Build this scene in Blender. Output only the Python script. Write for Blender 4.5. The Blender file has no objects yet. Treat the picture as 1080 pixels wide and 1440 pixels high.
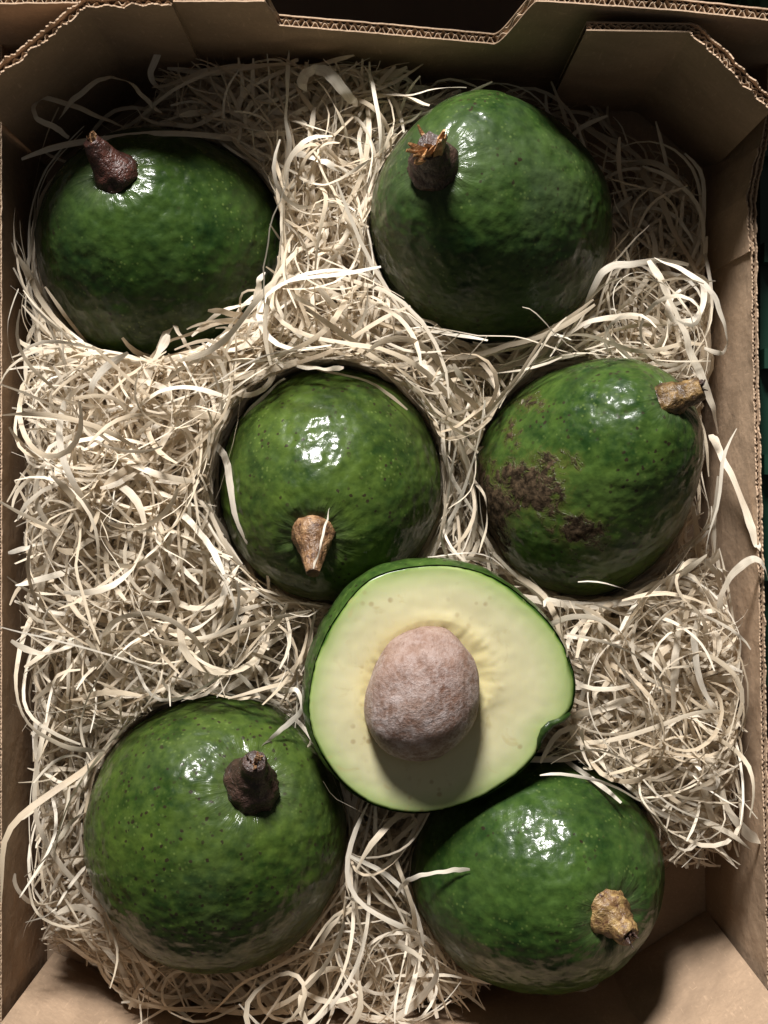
import bpy, bmesh, math, random
import numpy as np
from mathutils import Vector, noise as mn

random.seed(7)
rng = np.random.default_rng(11)
S = bpy.context.scene
COL = S.collection

# ------------------------------------------------------------------ camera, light, exposure
HC, F = 0.59, 1863.0                       # camera height over the box floor (m), focal length in photo pixels
cam = bpy.data.objects.new('camera', bpy.data.cameras.new('camera'))
COL.objects.link(cam)
cam.location = (0, 0, HC)
cam.rotation_euler = (0, 0, 0)             # straight down
cam.data.sensor_fit = 'VERTICAL'
cam.data.sensor_height = 36.0
cam.data.lens = 36.0 * F / 1440.0
cam.data.clip_start = 0.01
cam.data.clip_end = 50
S.camera = cam

W = bpy.data.worlds.new("World")
S.world = W
W.use_nodes = True
bg = W.node_tree.nodes['Background']
bg.inputs['Color'].default_value = (1.0, 0.97, 0.93, 1)
bg.inputs['Strength'].default_value = 0.072

LEL, LAZ, LD = math.radians(35), math.radians(99), 1.3
ld = bpy.data.lights.new('lamp', 'AREA')
ld.shape = 'DISK'
ld.size = 0.30
ld.energy = 45
ld.color = (1.0, 0.98, 0.955)
lamp = bpy.data.objects.new('lamp', ld)
COL.objects.link(lamp)
tgt = Vector((0, 0, 0.05))
ldir = Vector((math.cos(LEL) * math.cos(LAZ), math.cos(LEL) * math.sin(LAZ), math.sin(LEL)))
lamp.location = tgt + ldir * LD
lamp.rotation_euler = ldir.to_track_quat('Z', 'Y').to_euler()

vs = S.view_settings
vs.view_transform = 'Standard'
vs.look = 'None'
vs.exposure = 0.0
vs.gamma = 1.0
S.cycles.max_bounces = 8
S.cycles.diffuse_bounces = 4


def P(px, py, z):
    """the place at height z that the photo shows at (px, py)"""
    d = (HC - z) / F
    return Vector(((px - 540) * d, (720 - py) * d, z))


def proj(v):
    d = F / (HC - v[:, 2])
    return np.stack([540 + v[:, 0] * d, 720 - v[:, 1] * d], 1)


# ------------------------------------------------------------------ object helpers
def obj(name, verts, faces, mat, parent=None, smooth=True, attrs=None):
    me = bpy.data.meshes.new(name)
    me.from_pydata([tuple(v) for v in verts], [], faces)
    me.materials.append(mat)
    if smooth:
        me.polygons.foreach_set('use_smooth', [True] * len(me.polygons))
    for k, a in (attrs or {}).items():
        a = np.asarray(a, dtype=np.float32)
        if a.ndim == 1:
            me.attributes.new(k, 'FLOAT', 'POINT').data.foreach_set('value', a)
        else:
            me.attributes.new(k, 'FLOAT_VECTOR', 'POINT').data.foreach_set('vector', a.ravel())
    me.update()
    o = bpy.data.objects.new(name, me)
    COL.objects.link(o)
    if parent is not None:
        o.parent = parent
    return o


def thing(name, label, cat, loc=(0, 0, 0), group=None):
    o = bpy.data.objects.new(name, None)
    COL.objects.link(o)
    o.location = loc
    o.empty_display_size = 0.01
    o['label'] = label
    o['category'] = cat
    if group:
        o['group'] = group
    return o


def tag(o, label, cat, group=None):
    o['label'] = label
    o['category'] = cat
    if group:
        o['group'] = group
    return o


# ------------------------------------------------------------------ material helpers
class M:
    def __init__(s, name):
        s.m = bpy.data.materials.new(name)
        s.m.use_nodes = True
        s.t = s.m.node_tree
        s.b = s.t.nodes['Principled BSDF']

    def n(s, typ, ins=None, **props):
        nd = s.t.nodes.new('ShaderNode' + typ)
        for k, v in props.items():
            setattr(nd, k, v)
        for k, v in (ins or {}).items():
            s.put(nd.inputs[k], v)
        return nd

    def put(s, sock, v):
        if isinstance(v, bpy.types.NodeSocket):
            s.t.links.new(v, sock)
        else:
            if isinstance(v, tuple) and len(v) == 3 and sock.type == 'RGBA':
                v = v + (1,)
            sock.default_value = v

    def coord(s, off=(0, 0, 0), which='Object', scale=(1, 1, 1)):
        c = s.n('TexCoord')
        mp = s.n('Mapping', {'Vector': c.outputs[which], 'Location': off, 'Scale': scale})
        return mp.outputs[0]

    def noise(s, vec, scale, detail=2.0, rough=0.5, dist=0.0):
        return s.n('TexNoise', {'Vector': vec, 'Scale': scale, 'Detail': detail, 'Roughness': rough,
                                'Distortion': dist}).outputs['Fac']

    def vor(s, vec, scale, out='Distance', **pr):
        return s.n('TexVoronoi', {'Vector': vec, 'Scale': scale}, **pr).outputs[out]

    def rng(s, x, a, b, c=0.0, d=1.0):
        return s.n('MapRange', {0: x, 1: a, 2: b, 3: c, 4: d}).outputs[0]

    def math(s, op, a, b=0.0):
        return s.n('Math', {0: a, 1: b}, operation=op).outputs[0]

    def mix(s, f, a, b, mode='MIX'):
        nd = s.n('Mix', {0: f}, data_type='RGBA', blend_type=mode)
        s.put(nd.inputs[6], a)
        s.put(nd.inputs[7], b)
        return nd.outputs[2]

    def attr(s, name, out='Fac'):
        return s.n('Attribute', attribute_name=name).outputs[out]

    def ramp(s, x, stops):
        nd = s.n('ValToRGB', {0: x})
        e = nd.color_ramp.elements
        while len(e) < len(stops):
            e.new(0.5)
        for el, (p, c) in zip(e, stops):
            el.position = p
            el.color = c + (1,)
        return nd.outputs[0]

    def bump(s, h, strength, dist, normal=None):
        ins = {'Height': h, 'Strength': strength, 'Distance': dist}
        nd = s.n('Bump', ins)
        if normal is not None:
            s.t.links.new(normal, nd.inputs['Normal'])
        return nd.outputs[0]

    def out(s, **kw):
        for k, v in kw.items():
            s.put(s.b.inputs[k.replace('_', ' ')], v)
        return s.m


def skin_material(seed, light=1.0, specks=0.5, tone=(1, 1, 1), bloom=0.1):
    m = M('avocado_skin')
    c = m.coord((seed * 3.7, seed * 1.3, seed * 2.1))
    big = m.noise(c, 38, 3, 0.55)
    mid = m.noise(c, 210, 3, 0.6)
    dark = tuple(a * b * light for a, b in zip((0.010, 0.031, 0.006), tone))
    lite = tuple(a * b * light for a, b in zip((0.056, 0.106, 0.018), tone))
    f = m.math('ADD', m.math('MULTIPLY', m.rng(big, 0.36, 0.64), 0.5), m.math('MULTIPLY', m.rng(mid, 0.36, 0.64), 0.5))
    col = m.mix(f, dark, lite)
    # yellowish lenticels
    dots = m.rng(m.vor(c, 420), 0.16, 0.27, 1, 0)
    dm = m.rng(m.noise(c, 60, 2), 0.42, 0.62)
    col = m.mix(m.math('MULTIPLY', m.math('MULTIPLY', dots, dm), 0.42), col, (0.13, 0.175, 0.045))
    # waxy bloom
    wx = m.math('MULTIPLY', m.rng(m.noise(m.coord((seed, 9, seed * 0.7)), 26, 4, 0.65), 0.45, 0.68), bloom)
    col = m.mix(wx, col, (0.078, 0.102, 0.048))
    # dark pits
    c2 = m.coord((seed * 1.9 + 4, seed * 5.3, 7.7))
    c2 = m.n('VectorMath', {0: c2, 1: m.n('VectorMath', {0: m.n('TexNoise', {'Vector': c2, 'Scale': 500.0}).outputs['Color'], 1: (0.0016, 0.0016, 0.0016)}, operation='MULTIPLY').outputs[0]}, operation='ADD').outputs[0]
    sp = m.rng(m.vor(c2, 330), 0.20, 0.27, 1, 0)
    sm = m.rng(m.noise(c2, 55, 3, 0.6), 0.66 - 0.26 * specks, 0.74 - 0.22 * specks)
    spk = m.math('MULTIPLY', m.math('MULTIPLY', sp, sm), 0.9)
    col = m.mix(spk, col, (0.02, 0.013, 0.008))
    # waxy grey-brown ring by the stem
    pol = m.attr('polar', 'Vector')
    sep = m.n('SeparateXYZ', {0: pol})
    th = sep.outputs[2]
    near = m.rng(th, 0.14, 0.42, 1, 0)
    fib = m.noise(m.n('VectorMath', {0: pol, 1: (5.0, 5.0, 2.2)}, operation='MULTIPLY').outputs[0], 1.6, 3, 0.6)
    ring = m.math('MULTIPLY', near, m.rng(fib, 0.35, 0.65, 0.15, 0.75))
    col = m.mix(ring, col, (0.075, 0.095, 0.045))
    # scab
    sc = m.attr('scab')
    sn = m.noise(c, 170, 5, 0.7, 0.6)
    scab = m.rng(m.math('ADD', sc, m.math('MULTIPLY', m.math('SUBTRACT', sn, 0.5), 1.7)), 0.44, 0.60)
    crust = m.mix(m.rng(m.noise(c, 420, 4, 0.7), 0.42, 0.68), (0.016, 0.010, 0.005), (0.095, 0.063, 0.036))
    halo = m.rng(m.math('ADD', sc, m.math('MULTIPLY', m.math('SUBTRACT', sn, 0.5), 1.2)), 0.26, 0.50)
    col = m.mix(m.math('MULTIPLY', halo, 0.6), col, (0.085, 0.085, 0.018))
    col = m.mix(scab, col, crust)
    # relief
    b1 = m.noise(c, 175, 1, 0.4)
    b2 = m.noise(c, 420, 3, 0.55)
    wr = m.noise(m.n('VectorMath', {0: pol, 1: (4.5, 4.5, 3.0)}, operation='MULTIPLY').outputs[0], 1.5, 3, 0.6, 0.5)
    nrm = m.bump(b1, 0.55, 0.0023)
    nrm = m.bump(b2, 0.30, 0.0007, nrm)
    nrm = m.bump(m.math('MULTIPLY', wr, m.rng(th, 0.12, 0.60, 1, 0)), 0.45, 0.0018, nrm)
    nrm = m.bump(m.math('MULTIPLY', scab, m.math('ADD', sn, 0.3)), 0.6, 0.0010, nrm)
    nrm = m.bump(spk, -0.5, 0.0006, nrm)
    rough0 = m.math('ADD', m.rng(m.noise(c, 90, 3, 0.6), 0.3, 0.7, 0.30, 0.46), m.math('MULTIPLY', scab, 0.45))
    rough = m.math('ADD', rough0, m.math('MULTIPLY', wx, 0.5))
    cw = m.math('MULTIPLY', m.math('SUBTRACT', 1.0, scab), m.math('SUBTRACT', m.rng(big, 0.3, 0.6, 0.35, 0.8), wx))
    return m.out(Base_Color=col, Roughness=rough, Normal=nrm, Specular_IOR_Level=0.11, Coat_Weight=cw, Coat_IOR=1.32, Coat_Roughness=0.13, Coat_Normal=nrm)


def stem_material(seed, a, b, cdark=(0.02, 0.012, 0.008)):
    m = M('stem_bark')
    c = m.coord((seed, seed * 2.3, 0))
    n1 = m.noise(c, 260, 4, 0.65, 0.4)
    col = m.mix(m.rng(n1, 0.36, 0.62), a, b)
    col = m.mix(m.math('MULTIPLY', m.rng(m.noise(c, 110, 3, 0.6), 0.46, 0.62), 0.75), col, tuple(x * 0.45 for x in a))
    col = m.mix(m.rng(m.noise(c, 420, 4, 0.7), 0.52, 0.68), col, cdark)
    nrm = m.bump(n1, 0.8, 0.002)
    nrm = m.bump(m.noise(c, 1100, 3), 0.5, 0.0006, nrm)
    return m.out(Base_Color=col, Roughness=0.42, Normal=nrm)


def card_material(name='kraft_cardboard', tone=(0.42, 0.29, 0.19)):
    m = M(name)
    c = m.coord()
    n1 = m.noise(c, 30, 4, 0.6)
    n2 = m.noise(c, 700, 3, 0.7)
    col = m.mix(m.rng(n1, 0.3, 0.7), tuple(t * 0.74 for t in tone), tuple(t * 1.1 for t in tone))
    col = m.mix(m.math('MULTIPLY', m.rng(n2, 0.4, 0.7), 0.35), col, tuple(t * 0.6 for t in tone))
    fib = m.noise(m.coord(scale=(1, 1, 0.15)), 900, 2)
    col = m.mix(m.math('MULTIPLY', m.rng(fib, 0.62, 0.75), 0.3), col, tuple(min(1, t * 1.7) for t in tone))
    st = m.noise(m.coord((3, 1, 2)), 11, 5, 0.65, 0.8)
    col = m.mix(m.math('MULTIPLY', m.rng(st, 0.56, 0.66), 0.28), col, tuple(t * 0.55 for t in tone))
    sc_ = m.noise(m.coord((1, 5, 0), scale=(1, 0.12, 1)), 160, 4, 0.7, 1.0)
    col = m.mix(m.math('MULTIPLY', m.rng(sc_, 0.66, 0.74), 0.45), col, tuple(min(1, t * 1.5) for t in tone))
    nrm = m.bump(n1, 0.5, 0.004)
    nrm = m.bump(sc_, 0.2, 0.001, nrm)
    nrm = m.bump(n2, 0.25, 0.0004, nrm)
    return m.out(Base_Color=col, Roughness=0.72, Normal=nrm, Specular_IOR_Level=0.35)


MAT_CARD = card_material()
MAT_FLUTE = card_material('kraft_fluting', (0.42, 0.30, 0.20))


def wool_material():
    m = M('wood_shaving')
    tn = m.attr('tone')
    c = m.coord()
    al = m.attr('along')
    col = m.ramp(tn, [(0.0, (0.52, 0.41, 0.285)), (0.35, (0.68, 0.575, 0.43)), (0.7, (0.78, 0.69, 0.555)), (1.0, (0.84, 0.775, 0.665))])
    v = m.n('CombineXYZ', {0: m.math('MULTIPLY', m.attr('across'), 9.0), 1: m.math('MULTIPLY', al, 0.25), 2: m.math('MULTIPLY', tn, 91.0)})
    g = m.noise(v.outputs[0], 1.0, 2)
    col = m.mix(m.math('MULTIPLY', m.rng(g, 0.4, 0.7), 0.25), col, (0.42, 0.29, 0.17))
    nrm = m.bump(g, 0.3, 0.0003)
    m.out(Base_Color=col, Roughness=0.5, Normal=nrm, Specular_IOR_Level=0.4)
    tr = m.n('BsdfTranslucent', {'Color': col})
    mx = m.n('MixShader', {0: 0.30})
    m.t.links.new(m.b.outputs[0], mx.inputs[1])
    m.t.links.new(tr.outputs[0], mx.inputs[2])
    m.t.links.new(mx.outputs[0], m.t.nodes['Material Output'].inputs['Surface'])
    return m.m


MAT_WOOL = wool_material()

# ------------------------------------------------------------------ the ground under the box
m = M('dark_table_wood')
c = m.coord(scale=(1, 0.12, 1))
m.out(Base_Color=m.mix(m.noise(c, 60, 4), (0.018, 0.014, 0.011), (0.04, 0.03, 0.024)), Roughness=0.7)
o = obj('table_surface', [(-1, -1, -0.006), (1, -1, -0.006), (1, 1, -0.006), (-1, 1, -0.006)], [(0, 1, 2, 3)], m.m, smooth=False)
o['kind'] = 'structure'
o['label'] = 'dark table surface under the cardboard box'


# ------------------------------------------------------------------ the cardboard box
def resample(path, step):
    p = np.array([tuple(q) for q in path], float)
    seg = np.linalg.norm(np.diff(p, axis=0), axis=1)
    s = np.concatenate([[0], np.cumsum(seg)])
    n = max(2, int(s[-1] / step) + 1)
    t = np.linspace(0, s[-1], n)
    return np.stack([np.interp(t, s, p[:, k]) for k in range(p.shape[1])], 1), t


def board(name, path, top, parent, side=1, thick=0.0036, pitch=0.0036, bottom=0.0, rag=0.0, lean=0.0, rag_from=None, rows=1):
    """a corrugated board standing on an (x, y) path: two liners and the fluting between; side=+1 puts the thickness left of the path"""
    q, t = resample(path, pitch / 8)
    d = np.gradient(q, axis=0)
    d /= np.linalg.norm(d, axis=1)[:, None]
    nrm = np.stack([-d[:, 1], d[:, 0]], 1) * side
    tops = np.array([top(x) for x in t])
    ragv = np.zeros(len(t))
    if rag:
        for i, x in enumerate(t):
            k = 1.0 if rag_from is None else min(1, max(0, (x - rag_from) / 0.006))
            ragv[i] = k * rag
    rows_v, faces, n = [], [], len(t)
    lin = 0.0005

    def sheet(o0, o1, tp, flare, seed):
        vs_, fs_ = [], []
        for i in range(n):
            r = ragv[i]
            dz = r * (mn.noise((t[i] * 260, seed, 0)) + 0.6 * mn.noise((t[i] * 900, seed, 3)))
            fl = r * flare * (0.5 + mn.noise((t[i] * 170, seed, 9)))
            for off, z in ((o0, bottom), (o0 + lean * 0, tp[i] - 0.006), (o0 + fl, tp[i] + dz), (o1 + fl, tp[i] + dz), (o1, tp[i] - 0.006), (o1, bottom)):
                p = q[i] + nrm[i] * (off - lean * (z - bottom))
                vs_.append((p[0], p[1], z))
        for i in range(n - 1):
            for k in range(5):
                fs_.append((i * 6 + k, i * 6 + k + 1, i * 6 + 6 + k + 1, i * 6 + 6 + k))
        fs_.append(tuple(range(6)))
        fs_.append(tuple(range((n - 1) * 6, n * 6))[::-1])
        return vs_, fs_

    a, fa = sheet(0, lin, tops, -0.5, 1.0)
    b, fb = sheet(thick - lin, thick, tops - 0.0002, 0.7, 5.0)
    fb = [tuple(x + len(a) for x in f) for f in fb]
    w = obj(name, a + b, fa + fb, MAT_CARD, parent, smooth=False)
    fv, ff = [], []
    layers = [(lin, thick - lin)] if rows == 1 else [(lin, thick * 0.6), (thick * 0.6, thick - lin)]
    for li, (l0, l1) in enumerate(layers):
        base = len(fv)
        for i in range(n):
            ph = 2 * math.pi * t[i] / (pitch if li == 0 else pitch * 0.8) + 1.5 * mn.noise((t[i] * 60, li, 0))
            off = (l0 + l1) / 2 + (l1 - l0) / 2 * max(-1, min(1, 1.25 * math.sin(ph)))
            for oo, z in ((off - 0.00018, bottom + 0.001), (off - 0.00018, tops[i] - 0.0008 - ragv[i] * 0.6), (off + 0.00018, tops[i] - 0.0008 - ragv[i] * 0.6), (off + 0.00018, bottom + 0.001)):
                p = q[i] + nrm[i] * (oo - lean * (z - bottom))
                fv.append((p[0], p[1], z))
        for i in range(n - 1):
            for k in range(3):
                ff.append((base + i * 4 + k, base + i * 4 + k + 1, base + i * 4 + 5 + k, base + i * 4 + 4 + k))
    obj('fluting', fv, ff, MAT_FLUTE, w)
    return w


box = thing('cardboard_box', 'open brown corrugated cardboard box holding the avocados and the wood wool', 'box')

fl = []
bm = bmesh.new()
bmesh.ops.create_grid(bm, x_segments=40, y_segments=50, size=0.5)
for v in bm.verts:
    v.co.x = v.co.x * 0.305
    v.co.y = v.co.y * 0.414 - 0.010
    v.co.z = 0.0006 * mn.noise((v.co.x * 25, v.co.y * 25, 0)) - 0.001
me = bpy.data.meshes.new('bottom_panel')
bm.to_mesh(me)
bm.free()
me.materials.append(MAT_CARD)
bp = bpy.data.objects.new('bottom_panel', me)
COL.objects.link(bp)
bp.parent = box


def sstep(x, a, b):
    x = min(1, max(0, (x - a) / (b - a)))
    return x * x * (3 - 2 * x)


def top_back(t):
    x = -0.153 + t
    base = 0.118
    if -0.0425 < x < 0.0545:
        nz = 0.0915 - 0.024 * (x + 0.0425) / 0.0865
        k = sstep(x, -0.0425, -0.0395) * (1 - sstep(x, 0.0430, 0.0545))
        k = k ** 0.8
        return base * (1 - k) + nz * k
    return base


board('back_wall', [(-0.153, 0.1870), (-0.07, 0.1880), (0.0, 0.1882), (0.0585, 0.1880), (0.105, 0.1848), (0.1449, 0.1805), (0.156, 0.1793)],
      top_back, box, side=1, thick=0.0042, rows=2, rag=0.00035, lean=0.052)
board('side_wall', [(-0.1502, 0.188), (-0.1500, 0.0), (-0.1502, -0.214)], lambda t: 0.070, box, side=-1, thick=0.0020, pitch=0.0024, rag=0.0005)
board('side_wall', [(0.1445, 0.181), (0.1420, 0.150), (0.1370, 0.125), (0.1392, 0.0056), (0.1418, -0.1), (0.1440, -0.210)],
      lambda t: 0.070 + 0.0006 * math.sin(t * 40), box, side=1, thick=0.0018, pitch=0.0022, rag=0.0010, lean=-0.1)
board('near_wall', [(-0.156, -0.2135), (0.0, -0.2105), (0.156, -0.2065)], lambda t: 0.09, box, side=-1)
# corner braces: flaps glued to the end walls and folded across the corners
board('corner_brace', [(0.0730, 0.1792), (0.1110, 0.1786), (0.1140, 0.1772), (0.1450, 0.1508)],
      lambda t: 0.113 - 0.007 * sstep(t, 0.045, 0.085), box, side=1, thick=0.0034, rag=0.0016, rag_from=0.036, rows=2, lean=0.052)
board('glue_flap', [(0.1393, 0.1440), (0.1358, 0.1250), (0.1363, 0.1020)],
      lambda t: 0.0715 - 0.002 * math.sin(t * 70), box, side=1, thick=0.0014, pitch=0.0022, rag=0.0012, lean=-0.1)
board('corner_brace', [(-0.1495, 0.1530), (-0.1085, 0.1842), (-0.1060, 0.1847), (-0.0750, 0.1850)],
      lambda t: 0.122 - 0.002 * math.sin(t * 60), box, side=-1 * -1, thick=0.0024, rag=0.0022, rag_from=-1, lean=0.05)
board('corner_brace', [(0.0700, -0.2062), (0.1010, -0.2042), (0.1036, -0.2025), (0.1435, -0.1775)],
      lambda t: 0.115, box, side=-1, thick=0.0018, lean=-0.10)
board('corner_brace', [(-0.1470, -0.1960), (-0.1160, -0.2085), (-0.113, -0.2090), (-0.0830, -0.2092)],
      lambda t: 0.085, box, side=-1, thick=0.0018)


# ------------------------------------------------------------------ avocados
def frame(ax):
    ax = ax.normalized()
    u = ax.orthogonal().normalized()
    return u, ax.cross(u), ax


BLOCK = []      # (centre, radii) the shavings keep clear of


def surf(V, px, py):
    pr = proj(V)
    d = np.hypot(pr[:, 0] - px, pr[:, 1] - py)
    k = np.argsort(d)[:12]
    j = k[np.argmax(V[k, 2])]
    return Vector(V[j])


def avocado(label, box_px, pole_px, zc, length=1.1, taper=0.15, seed=1, mat=None, scabs=(), stem=None, dent=0.0, lump=0.03, humps=(), flat=0.93):
    x0, y0, x1, y1 = box_px
    NU, NV = 200, 130
    th = np.linspace(0.0, math.pi, NV)
    ph = np.linspace(0, 2 * math.pi, NU, endpoint=False)
    TH, PH = np.meshgrid(th[1:-1], ph, indexing='ij')
    TH = np.concatenate([[0.0], TH.ravel(), [math.pi]])
    PH = np.concatenate([[0.0], PH.ravel(), [0.0]])
    r = np.sin(TH) * (1 - taper * np.cos(TH) + 0.10 * taper * np.cos(2 * TH))
    h = length * np.cos(TH) - dent * np.exp(-(TH / 0.24) ** 2)
    L = np.stack([r * np.cos(PH), r * np.sin(PH), h], 1)
    R = 0.25 * ((x1 - x0) + (y1 - y0)) * (HC - zc) / F

    def fit(V):
        V[:, 2] = zc + (V[:, 2] - zc) * flat
        V[:, 2] += 0.003 - V[:, 2].min()
        for _ in range(6):          # bring the fruit to its size and place
            p = proj(V)
            mnp, mxp = p.min(0), p.max(0)
            cx, cy = V[:, 0].mean(), V[:, 1].mean()
            V[:, 0] = cx + (V[:, 0] - cx) * (x1 - x0) / (mxp[0] - mnp[0])
            V[:, 1] = cy + (V[:, 1] - cy) * (y1 - y0) / (mxp[1] - mnp[1])
            p = proj(V)
            d = (HC - zc) / F
            V[:, 0] += ((x0 + x1) / 2 - (p[:, 0].min() + p[:, 0].max()) / 2) * d
            V[:, 1] -= ((y0 + y1) / 2 - (p[:, 1].min() + p[:, 1].max()) / 2) * d
        return V

    def raised(ax):
        u, w, a = frame(ax)
        V = L @ np.array([tuple(u), tuple(w), tuple(a)])
        for hx, hy, hz, wd, am in humps:
            hd = Vector((hx, hy, hz)).normalized()
            dn = V / np.linalg.norm(V, axis=1)[:, None]
            V = V * (1 + am * np.exp(-((1 - dn @ np.array(tuple(hd))) / wd)))[:, None]
        return V

    c0 = P((x0 + x1) / 2, (y0 + y1) / 2, zc)
    ax = Vector((2 * (pole_px[0] - (x0 + x1) / 2) / (x1 - x0), -2 * (pole_px[1] - (y0 + y1) / 2) / (y1 - y0), 0.0))
    goal = ax.copy()
    for _ in range(8):              # turn the axis until the stem end lies where the stalk grows
        l2 = min(0.96, ax.length)
        ax3 = (ax.normalized() * l2 + Vector((0, 0, math.sqrt(1 - l2 * l2))))
        T = fit(raised(ax3) * R + np.array(tuple(c0)))
        pp_ = proj(T[:1])[0]
        ax = ax + Vector((2 * (pole_px[0] - pp_[0]) / (x1 - x0), -2 * (pole_px[1] - pp_[1]) / (y1 - y0), 0)) * 0.7
        if ax.length > 0.96:
            ax = ax.normalized() * 0.96
    V = raised(ax3)
    # lumps: broad, then pebbled, then creases running from the stalk
    for i in range(len(V)):
        v = V[i]
        k = lump * mn.noise((v[0] * 1.6 + seed * 9, v[1] * 1.6, v[2] * 1.6)) \
            + 0.0065 * mn.noise((v[0] * 8 + seed, v[1] * 8, v[2] * 8)) \
            + 0.0026 * mn.noise((v[0] * 17 + seed, v[1] * 17, v[2] * 17))
        wk = math.exp(-(TH[i] / 0.5) ** 2) * min(1, TH[i] / 0.15)
        k += 0.018 * wk * mn.noise((math.cos(PH[i]) * 3.4, math.sin(PH[i]) * 3.4, seed + TH[i] * 1.6))
        V[i] = v * (1 + k)
    V = fit(V * R + np.array(tuple(c0)))
    lo, hi = V.min(0), V.max(0)
    cen = (lo + hi) / 2
    BLOCK.append((cen, (hi - lo) / 2))
    base = Vector((cen[0], cen[1], lo[2]))
    t = thing('avocado', label, 'avocado', base, 'avocados bedded in the wood wool')
    faces = []
    n = len(V)
    for j in range(NU):
        faces.append((0, 1 + j, 1 + (j + 1) % NU))
        faces.append((n - 1, n - 1 - NU + (j + 1) % NU, n - 1 - NU + j))
    for i in range(NV - 3):
        for j in range(NU):
            k = 1 + i * NU
            faces.append((k + j, k + NU + j, k + NU + (j + 1) % NU, k + (j + 1) % NU))
    sc = np.zeros(n)
    pr = proj(V)
    for (sx, sy, rx, ry, am) in scabs:
        sc = np.maximum(sc, am * np.exp(-((pr[:, 0] - sx) / rx) ** 2 - ((pr[:, 1] - sy) / ry) ** 2) * (V[:, 2] > cen[2] - 0.02))
    pol = np.stack([np.cos(PH), np.sin(PH), TH], 1)
    obj('skin', V - np.array(tuple(base)), faces, mat, t, attrs={'polar': pol, 'scab': sc})
    return t, V, base


def make_stem(t, V, base, b_px, tip_px, rise, radii, mat, seed, name='stem', sink=0.0035, bend=0.0, ring=0.03):
    """a woody stalk from the skin at b_px to the height rise above it at tip_px; radii (m) from foot to tip"""
    p0 = surf(V, *b_px)
    z1 = p0.z + rise
    p1 = P(tip_px[0], tip_px[1], z1)
    d = p1 - p0
    p0 = p0 - d.normalized() * sink
    u, w, a = frame(p1 - p0)
    n, k = len(radii) * 4, 28
    xs = np.linspace(0, 1, n)
    rr = np.interp(xs, np.linspace(0, 1, len(radii)), radii)
    for _ in range(2):
        rr[1:-1] = (rr[:-2] + 2 * rr[1:-1] + rr[2:]) / 4
    vs_, fs_ = [], []
    for i, x in enumerate(xs):
        c = p0.lerp(p1, x) + u * bend * math.sin(math.pi * x)
        for j in range(k):
            an = 2 * math.pi * j / k
            q = 1 + 0.13 * mn.noise((math.cos(an) * 1.3, math.sin(an) * 1.3, seed + x * 2)) + 0.15 * mn.noise((math.cos(an) * 4, math.sin(an) * 4, seed + x * 3.5)) \
                + 0.035 * mn.noise((math.cos(an) * 9, math.sin(an) * 9, x * 16)) + ring * math.sin(x * 24 + seed)
            vs_.append(c + (u * math.cos(an) + w * math.sin(an)) * rr[i] * q - base)
    for i in range(n - 1):
        for j in range(k):
            fs_.append((i * k + j, i * k + (j + 1) % k, (i + 1) * k + (j + 1) % k, (i + 1) * k + j))
    # sunk, rough end
    e = len(vs_)
    vs_.append(p1 - base - a * rr[-1] * 0.35)
    for j in range(k):
        fs_.append(((n - 1) * k + j, (n - 1) * k + (j + 1) % k, e))
    so = obj(name, vs_, fs_, mat, t)
    return so, p1 - base, a


def tip_shreds(stem, at, ax, mat, n, size, seed, spread=0.8, fat=0.24):
    """torn wood fibres at the broken end of a stalk"""
    r = random.Random(seed)
    vs_, fs_ = [], []
    u, w, a = frame(ax)
    for _ in range(n):
        an = r.uniform(0, 6.28)
        o0 = (u * math.cos(an) + w * math.sin(an)) * r.uniform(0, size * 0.45)
        d = (a + (u * math.cos(an) + w * math.sin(an)) * r.uniform(0.1, spread)).normalized()
        ln = size * r.uniform(0.3, 1.0)
        s = d.orthogonal().normalized() * size * r.uniform(fat * 0.33, fat)
        s2 = d.cross(s) * 0.5
        b = len(vs_)
        p = at + o0 - a * size * 0.2
        for f, kk in ((0, 1.0), (0.55, 0.9), (1.0, 0.35)):
            cc = p + d * ln * f + s * r.uniform(-0.6, 0.6) * f
            for x, y in ((1, 0), (0, 1), (-1, 0), (0, -1)):
                vs_.append(cc + s * x * kk + s2 * y * kk)
        for i in range(2):
            for j in range(4):
                fs_.append((b + i * 4 + j, b + i * 4 + (j + 1) % 4, b + i * 4 + 4 + (j + 1) % 4, b + i * 4 + 4 + j))
        fs_.append((b + 8, b + 9, b + 10, b + 11))
    return obj('broken_tip', vs_, fs_, mat, stem, smooth=False)


RED = stem_material(1, (0.035, 0.012, 0.008), (0.075, 0.024, 0.015))
DRK = stem_material(2, (0.035, 0.018, 0.013), (0.075, 0.04, 0.028))
TAN = stem_material(3, (0.16, 0.075, 0.03), (0.34, 0.20, 0.10), (0.035, 0.012, 0.01))
OCH = stem_material(4, (0.10, 0.055, 0.02), (0.27, 0.165, 0.06), (0.03, 0.014, 0.01))
YEL = stem_material(5, (0.14, 0.07, 0.03), (0.37, 0.24, 0.09), (0.06, 0.02, 0.014))
SHRED = stem_material(6, (0.42, 0.19, 0.06), (0.70, 0.42, 0.20), (0.28, 0.11, 0.04))

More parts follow.
